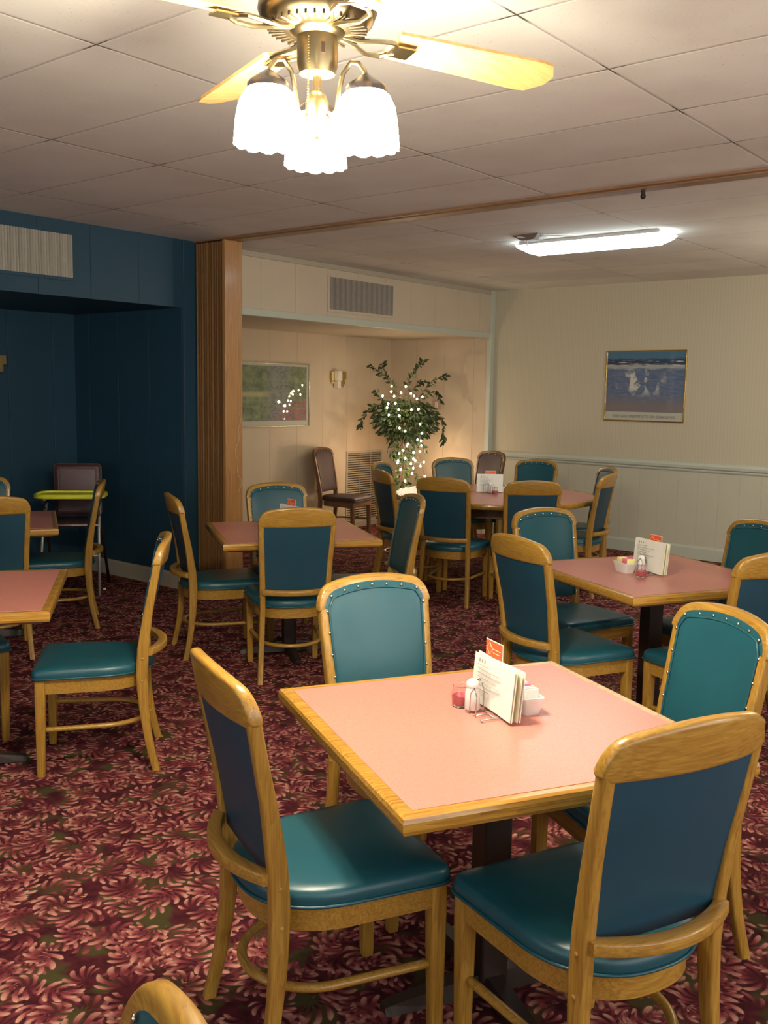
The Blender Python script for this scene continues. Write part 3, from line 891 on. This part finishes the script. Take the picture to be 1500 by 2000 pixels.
def menus(T, L, H, label, tilt=0, grp='menus in the holders'):
    t = thing('menu', label, 'menu', group=grp); t.matrix_world = T
    for k, (dy, dx, dh, m, skew) in enumerate(((-.009, 0, 0, PAPER, .00), (-.005, .003, -.004, CREAMPAPER, .008), (-.001, -.003, .002, PAPER, -.008), (.003, .005, -.006, CREAMPAPER, .015), (.007, .007, -.002, PAPER, .03))):
        bm = bmesh.new(); rings = []
        for i in range(9):
            x = -L/2+L*i/8+dx; y = dy+.004*sin(i*.5+k)+skew*abs(min(0, L*.1-L*i/8))*.5
            rings.append([(x, y-.0007, 0), (x, y+.0007, 0), (x+.004, y+.0007+.010, H+dh), (x+.004, y-.0007+.010, H+dh)])
        loft(bm, rings); obj('page', bm, m, t)
    bm = bmesh.new()
    for q in range(7):
        box(bm, -L*.36, -L*.36+L*(.30+.12*((q*5) % 3)), -.0146, -.0128, H*.80-q*.011, H*.80-q*.011+.0016, T=Matrix.Rotation(-.07, 4, 'X'))
    # small drawn figure-like mark group in ink
    for q in range(3):
        box(bm, -L*.33+q*.014, -L*.33+q*.014+.004, -.0146, -.0128, H*.86, H*.93, T=Matrix.Rotation(-.07, 4, 'X'))
    obj('printing', bm, plain('faint_grey_print', (.35, .35, .34), .8), t)
    return t
def card(T, label):
    t = thing('orange_card', label, 'card', group='orange cards in the menu holders'); t.matrix_world = T
    obj('card', bx(-.042, .042, -.0008, .0008, 0, .172), ORANGE, t)
    obj('backing', bx(-.044, .044, .0009, .0022, -.002, .174), PAPER, t)
    bm = bmesh.new()
    pts = []
    for k in range(24):
        a = 2*pi*k/24; r = .013*(1+.22*cos(4*a))
        pts.append((-.022+r*cos(a), -.0012, .150+r*sin(a)))
    tube(bm, pts, .0007, 5, closed=True)
    for q in range(2): box(bm, -.004, .036-.006*q, -.0014, -.0009, .151-q*.010, .1528-q*.010)
    tube(bm, [(.028+.010*cos(a), -.0012, .11+.010*sin(a)) for a in [2*pi*k/16 for k in range(16)]], .0007, 5, closed=True)
    obj('line_drawing', bm, LINE, t)
    return t
def glass_mat(name, c, rough=.05):
    t = NT(name); t.set(c, rough); t.b.inputs['Transmission Weight'].default_value = .97; t.b.inputs['IOR'].default_value = 1.45
    return t.m
RGLASS = glass_mat('clear_candle_glass', (.98, .90, .90))
WAX = plain('red_wax', (.62, .06, .09), .35)
def candle(T, label):
    t = thing('candle_jar', label, 'candle', group='red candle jars on the tables'); t.matrix_world = T
    bm = bmesh.new(); lathe(bm, [(.002, .0), (.020, .0), (.025, .006), (.028, .022), (.026, .040), (.0225, .048), (.0225, .058), (.025, .060), (.0215, .058), (.0210, .048), (.0245, .040), (.0262, .022), (.0235, .008), (.002, .005)], 28)
    obj('jar', bm, RGLASS, t, smooth=radians(50))
    bm = bmesh.new(); lathe(bm, [(.001, .0055), (.0228, .0085), (.0256, .022), (.0255, .030), (.001, .030)], 24); obj('wax', bm, WAX, t, smooth=radians(50))
    return t
PINKP = plain('pink_packet', (.85, .22, .38), .6, var=.05); YELP = plain('yellow_packet', (.86, .80, .30), .6, var=.05); WHP = plain('white_packet', (.82, .82, .78), .6, var=.04)
def sugar(T, label, where, cols, L=.118, Wd=.064):
    t = thing('sugar_caddy', label, 'caddy', group='white ceramic sugar caddies'); t.matrix_world = T
    bm = bmesh.new(); rings = []
    for s, z in ((.74, 0), (.78, .004), (.95, .040), (1.0, .046), (1.0, .050), (.93, .050), (.90, .042), (.72, .006)):
        rings.append([(x*1.0, y, z) for x, y in rrect(L/2*s, Wd/2*(s if s > .8 else s), .010, 4)])
    loft(bm, rings); obj('dish', bm, WHITE, t, smooth=radians(40))
    rnd = random.Random(len(label))
    for k, (m, cn) in enumerate(cols):
        x = -L*.34+L*.68*k/(len(cols)-1)
        bm = bx(-.0022, .0022, -.021, .021, 0, .060, bev=.001)
        o = obj('sugar_packet', bm, m); o.matrix_world = T @ Matrix.Translation((x, 0, .010)) @ Matrix.Rotation(rnd.uniform(-.12, .20), 4, 'Y') @ Matrix.Rotation(rnd.uniform(-.2, .2), 4, 'Z')
        tag(o, '%s sugar packet in the caddy %s, %s from the left' % (cn, where, ('first', 'second', 'third', 'fourth', 'fifth', 'sixth', 'seventh')[k]), 'packet', '%s packets in the caddy %s' % (cn, where))
    return t
def at(x, y, a, z=.7515): return Matrix.Translation((x, y, z)) @ Matrix.Rotation(a, 4, 'Z')
# foreground table: menus run from (2.076,1.243) to (2.18,1.44)
a1 = atan2(1.243-1.44, 2.076-2.178)
# orient local -Y toward the camera
def facing(cx, cy, a):
    n = Vector((sin(a), -cos(a)));
    return a if n.dot(Vector((-cx, -cy))) > 0 else a+pi
a1 = facing(2.127, 1.34, a1)
T = at(2.130, 1.345, a1)
rack(T, 'menu_rack', 'chrome wire menu holder on the foreground table')
menus(T @ Matrix.Translation((.004, .0, .008)), .215, .135, 'stack of white and cream menus standing on the foreground table')
card(T @ Matrix.Translation((-.030, .018, .012)), 'orange card above the menus on the foreground table')
shaker(T, -.028, -.046, 'white salt shaker in front of the menus on the foreground table', 'white shakers by the menus')
candle(at(2.120, 1.440, 0), 'small red candle jar on the foreground table')
sugar(at(2.205, 1.290, a1-.1), 'white ceramic caddy of sugar packets on the foreground table', 'on the foreground table', [(WHP, 'white'), (WHP, 'white'), (PINKP, 'pink'), (WHP, 'white'), (WHP, 'white'), (WHP, 'white'), (WHP, 'white')])
a5 = facing(4.33, 1.90, atan2(1.798-2.012, 4.331-4.437))
T = at(4.37, 1.90, a5)
rack(T, 'menu_rack', 'chrome wire menu holder on the right-hand table')
menus(T @ Matrix.Translation((0, 0, .008)), .215, .150, 'stack of white and cream menus standing on the right-hand table')
card(T @ Matrix.Translation((.02, .018, .012)), 'orange card above the menus on the right-hand table')
shaker(T, .0, -.046, 'white salt shaker in front of the menus on the right-hand table', 'white shakers by the menus')
candle(at(4.245, 1.880, 0), 'pink-red candle jar in front of the menus on the right-hand table')
sugar(at(4.312, 1.995, a5-.05), 'white ceramic caddy of pink and yellow packets on the right-hand table', 'on the right-hand table', [(YELP, 'yellow'), (YELP, 'yellow'), (PINKP, 'pink'), (PINKP, 'pink'), (YELP, 'yellow')])
a6 = facing(6.93, 4.5, YAW-pi/2+.05)
T = at(6.955, 4.490, a6)
rack(T, 'menu_rack', 'chrome wire menu holder on the round table')
menus(T @ Matrix.Translation((0, 0, .008)), .22, .150, 'stack of white and cream menus standing on the round table')
card(T @ Matrix.Translation((.01, .018, .012)), 'orange card above the menus on the round table')
shaker(T, .0, -.046, 'white salt shaker in front of the menus on the round table', 'white shakers by the menus')
candle(at(6.88, 4.385, 0), 'red candle jar in front of the menus on the round table')
sugar(at(7.075, 4.425, a6), 'white ceramic caddy of packets on the round table, right of the menus', 'on the round table', [(WHP, 'white'), (YELP, 'yellow'), (WHP, 'white'), (WHP, 'white')])
a7 = facing(4.3, 4.2, a1+.25)
T = at(4.25, 4.22, a7)
rack(T, 'menu_rack', 'wire menu holder half hidden on the table beside the oak post')
menus(T @ Matrix.Translation((0, 0, .008)), .20, .128, 'menus half hidden behind a chair rail on the table beside the oak post')
card(T @ Matrix.Translation((.01, .018, .0)), 'card above the half-hidden menus on the table beside the oak post')
# ------------------------------------------------------------------ highchair
hc = thing('highchair', 'folding highchair with a bright yellow tray and brown vinyl seat in the blue alcove', 'highchair', (4.25, 6.58, 0), 2.39)
bm = bmesh.new()
rings = []
for s, z in ((.95, .745), (1, .752), (1, .775), (.97, .782), (.93, .780), (.92, .768), (.5, .767)):
    rings.append([(x, y-.0, z) for x, y in rrect(.265*s, .165*s, .09*s, 6)])
loft(bm, rings); obj('tray', bm, plain('yellow_plastic', (.72, .74, .02), .4), hc, smooth=radians(40))
HB = vinyl('brown_vinyl', (.075, .032, .034), .45)
obj('backrest', bx(-.185, .185, -.34, -.29, .56, .985, bev=.03), HB, hc, smooth=True)
obj('back_insert', bx(-.15, .15, -.295, -.278, .60, .955, bev=.02), plain('mauve_vinyl', (.15, .10, .11), .5), hc, smooth=True)
obj('seat', bx(-.17, .17, -.30, .0, .50, .545, bev=.015), HB, hc, smooth=True)
HCM = plain('worn_white_tube', (.50, .49, .46), .4, .5)
for s in (-1, 1):
    bm = bmesh.new(); tube(bm, [(s*.20, -.12, .74), (s*.21, .04, .50), (s*.225, .17, 0)], .011, 8); obj('leg', bm, HCM, hc, smooth=True)
    bm = bmesh.new(); tube(bm, [(s*.20, .02, .66), (s*.21, -.15, .40), (s*.225, -.34, 0)], .012, 8); obj('leg', bm, DARKMETAL, hc, smooth=True)
    bm = bmesh.new(); box(bm, s*.20-.010, s*.20+.010, -.30, .06, .70, .72); obj('armrest', bm, DARKMETAL, hc)
    bm = bmesh.new(); lathe(bm, [(.010, .725), (.013, .73), (.013, .746)], 12, (s*.19, .06, 0)); obj('tray_knob', bm, PAPER, hc)
bm = bmesh.new(); tube(bm, [(-.215, .09, .30), (.215, .09, .30)], .009, 8); tube(bm, [(-.205, .03, .53), (.205, .03, .53)], .008, 8); obj('crossbar', bm, HCM, hc, smooth=True)
bm = bmesh.new(); sphere(bm, (4.44, 6.445, .011), .012, 8, (1.2, 1, .8))
tag(obj('paper_scrap', bm, PAPER), 'tiny white paper scrap on the carpet right of the highchair', 'litter')
# ------------------------------------------------------------------ ficus tree
TX, TY = 8.60, 6.72
PXM = 172.0
rv = Vector((sin(YAW), -cos(YAW), 0)); nv = Vector((-cos(YAW), -sin(YAW), 0))
def tp(px, py, d=0.0):      # point of the tree: offset right of the trunk, height, offset toward the room
    return Vector((TX, TY, 0))+rv*((px-783)/PXM)+nv*d+Vector((0, 0, 1+(868-py)/PXM))
tree = thing('ficus_tree', 'artificial ficus tree wound with small white lights in the cream alcove', 'tree', (TX, TY, 0))
inv = Matrix.Translation((-TX, -TY, 0))
bm = bmesh.new(); lathe(bm, [(.10, 0), (.11, .01), (.14, .24), (.15, .26), (.15, .28), (.135, .28), (.13, .25)], 28); obj('pot', bm, plain('silver_foil_wrap', (.55, .52, .50), .3, .7), tree, smooth=radians(40))
bm = bmesh.new(); lathe(bm, [(.002, .24), (.13, .25)], 20); obj('soil', bm, plain('moss', (.05, .05, .02), .9), tree)
BARK = plain('ficus_bark', (.10, .06, .04), .8)
bm = bmesh.new()
for k in range(3):
    tube(bm, [(.018*cos(q*5+k*2.1), .018*sin(q*5+k*2.1), .22+q) for q in [i*.08 for i in range(14)]], lambda s: .014-.006*s, 7)
obj('trunk', bm, BARK, tree, smooth=True)
stems = []
def br(pts):
    stems.append([tp(*p) for p in pts])
br([(783, 800, 0), (765, 760, .05), (745, 735, .08), (718, 716, .10)])
br([(783, 790, 0), (760, 750, 0), (742, 722, .02), (740, 712, .02)])
br([(783, 780, 0), (790, 745, .05), (805, 725, .08), (820, 704, .1)])
br([(783, 790, 0), (800, 760, -.05), (812, 745, -.04), (822, 745, 0)])
br([(790, 800, 0), (815, 770, .1), (835, 745, .15), (865, 732, .18)])
br([(790, 800, 0), (825, 770, .1), (845, 762, .1), (852, 782, .1)])
br([(783, 830, 0), (750, 800, .1), (735, 775, .1), (728, 765, .1)])
br([(783, 840, 0), (745, 810, .12), (715, 800, .16), (700, 825, .18), (699, 832, .18)])
br([(783, 830, 0), (740, 790, .1), (722, 793, .1)])
br([(790, 830, 0), (830, 800, .12), (856, 815, .15), (860, 845, .15), (859, 862, .15)])
br([(783, 860, 0), (765, 850, .1), (757, 865, .12), (758, 885, .12), (766, 893, .12)])
br([(790, 850, 0), (812, 855, .1), (822, 868, .1), (828, 878, .1)])
br([(783, 925, 0), (770, 925, .05), (765, 935, .06), (770, 945, .06)])
br([(783, 920, 0), (800, 918, .05), (810, 930, .06), (818, 935, .06)])
for k in range(26):
    a = random.uniform(0, 2*pi); e = random.uniform(-.3, 1.0)
    rr = .30
    c = Vector((TX, TY, 1.30))
    q = c+Vector((cos(a)*rr*cos(e), sin(a)*rr*cos(e), .24*sin(e)))
    stems.append([Vector((TX, TY, 1.15)), (c+q)/2+Vector((0, 0, .05)), q])
for s in stems:
    bm = bmesh.new(); tube(bm, s, .0035, 5)
    o = obj('branch', bm, BARK, tree); o.matrix_parent_inverse = inv
LEAFM = NT('ficus_leaf'); lv = LEAFM.noise(LEAFM.co(), 11, 3)[0]
LEAFM.set(LEAFM.mix(LEAFM.mr(lv, .3, .7), (.012, .030, .010), (.050, .085, .022)), .45)
LEAFM = LEAFM.m
def leaf(bm, p, dirv, size):
    d = dirv.normalized(); s = d.cross(Vector((random.uniform(-1, 1), random.uniform(-1, 1), random.uniform(.2, 1)))).normalized()
    nrm = d.cross(s)
    w = size*.24
    pts = [(0, 0), (.25, .75), (.5, 1), (.78, .6), (1, 0), (.78, -.6), (.5, -1), (.25, -.75)]
    mid = [bm.verts.new(p+d*size*q-nrm*size*.05*0) for q in (0, .5, 1)]
    L1 = [bm.verts.new(p+d*size*q[0]+s*w*q[1]+nrm*w*.35*abs(q[1])) for q in pts[1:4]]
    L2 = [bm.verts.new(p+d*size*q[0]+s*w*q[1]+nrm*w*.35*abs(q[1])) for q in pts[5:8]]
    bm.faces.new((mid[0], L1[0], L1[1], mid[1])); bm.faces.new((mid[1], L1[1], L1[2], mid[2]))
    bm.faces.new((mid[2], L2[0], L2[1], mid[1])); bm.faces.new((mid[1], L2[1], L2[2], mid[0]))
bm = bmesh.new()
for si, s in enumerate(stems):
    tot = sum((s[i+1]-s[i]).length for i in range(len(s)-1))
    nn = max(5, int(tot/.022))
    for k in range(nn):
        u = .25+.75*k/(nn-1)
        f = u*(len(s)-1); i = min(len(s)-2, int(f)); p = s[i].lerp(s[i+1], f-i); tg = (s[i+1]-s[i]).normalized()
        side = tg.cross(Vector((random.uniform(-1, 1), random.uniform(-1, 1), random.uniform(-1, 1)))).normalized()
        leaf(bm, p, tg*.7+side*.9+Vector((0, 0, -.35)), random.uniform(.05, .075))
for k in range(1300):                                    # dense crown
    a = random.uniform(0, 2*pi); cz = random.uniform(-1, 1); rad = random.uniform(.55, 1.0)
    st = sqrt(1-cz*cz)
    off = Vector((cos(a)*st, sin(a)*st, cz))*rad
    p = Vector((TX, TY, 1.30))+Vector((off.x*.39, off.y*.38, off.z*.24))+rv*.02
    if off.z < -.1: p += Vector((0, 0, 0))
    leaf(bm, p, Vector((off.x, off.y, off.z*.3-.5)), random.uniform(.05, .075))
for k in range(170):                                    # narrow tail of leaves under the crown
    z = random.uniform(.80, 1.1); a = random.uniform(0, 2*pi); r_ = (.05+.16*max(0, (z-.8)/.3))*random.uniform(.4, 1)
    leaf(bm, Vector((TX+r_*cos(a), TY+r_*sin(a), z)), Vector((cos(a), sin(a), -1.2)), random.uniform(.05, .07))
for k in range(90):
    z = random.uniform(.45, .80); a = random.uniform(0, 2*pi); r_ = random.uniform(.02, .09)
    leaf(bm, Vector((TX+r_*cos(a), TY+r_*sin(a), z)), Vector((cos(a), sin(a), -.6)), random.uniform(.05, .07))
o = obj('foliage', bm, LEAFM, tree); o.matrix_parent_inverse = inv
# string of lights
sl = thing('string_lights', 'string of small glowing white lights wound through the ficus tree', 'string lights', (TX, TY, .3))
inv2 = Matrix.Translation((-TX, -TY, -.3))
Z8 = [(617,470),(785,470),(612,535),(728,547),(510,587),(648,587),(845,553),(880,580),(915,615),(980,590),(578,675),(663,668),(567,720),(933,732),(587,805),(712,808),(957,907),(715,955),(782,990),(980,1012),(930,1090),(973,1105),(820,1145),(812,1180),(985,1170),(765,1230),(720,1270),(893,1255),(968,1243),(795,1325),(892,1328),(915,1350),(710,1355),(703,1382),(1017,1368),(980,1415),(740,1462),(880,1510),(1035,1537),(797,1600),(865,1390),(893,1440),(850,740),(700,740)]
bpts = []
for zx, zy in Z8:
    px, py = 660+zx/6.25, 680+zy/6.25
    h = 1+(868-py)/PXM
    dx = (px-783)/PXM
    if h > 1.02: d = .36*sqrt(max(.05, 1-(dx/.42)**2-((h-1.3)/.34)**2*.8))+.05
    else: d = .14
    bpts.append(tp(px, py, d))
SHB = emit('warm_white_bulb', (1, .80, .55), 42.0)
bulb0 = None
for p in bpts:
    if bulb0 is None:
        bm = bmesh.new(); sphere(bm, (0, 0, 0), .0100, 8, (1, 1, 1.25)); bulb0 = obj('bulb', bm, SHB, sl, smooth=True); o = bulb0
    else:
        o = bulb0.copy(); link(o); o.parent = sl
    o.location = p-Vector((TX, TY, .3))
bm = bmesh.new()
order = sorted(bpts, key=lambda p: -p.z)
pts = []
for a, b in zip(order, order[1:]):
    if (a-b).length > .5: continue
    pts.append([a, (a+b)/2-nv*.03+Vector((0, 0, -.02)), b])
for s in pts: tube(bm, s, .0018, 4)
tube(bm, [tp(810, 885, .15), tp(816, 900, .15), tp(822, 915, .15), tp(826, 925, .15), tp(836, 934, .16), tp(845, 950, .2), tp(848, 985, .2)], .0025, 5)
o = obj('wire', bm, plain('dark_green_wire', (.04, .05, .03), .6), sl); o.matrix_parent_inverse = inv2
for q in ((783, 790, .46), (800, 905, .24), (775, 930, .2)):
    lamp('string_lights_glow', 'POINT', tp(*q), 1.9, (1, .70, .42), .012)
for q in ((845, 905, -.05), (740, 880, .02)):
    lamp('string_lights_glow', 'POINT', tp(*q), 2.0, (1, .62, .34), .012)
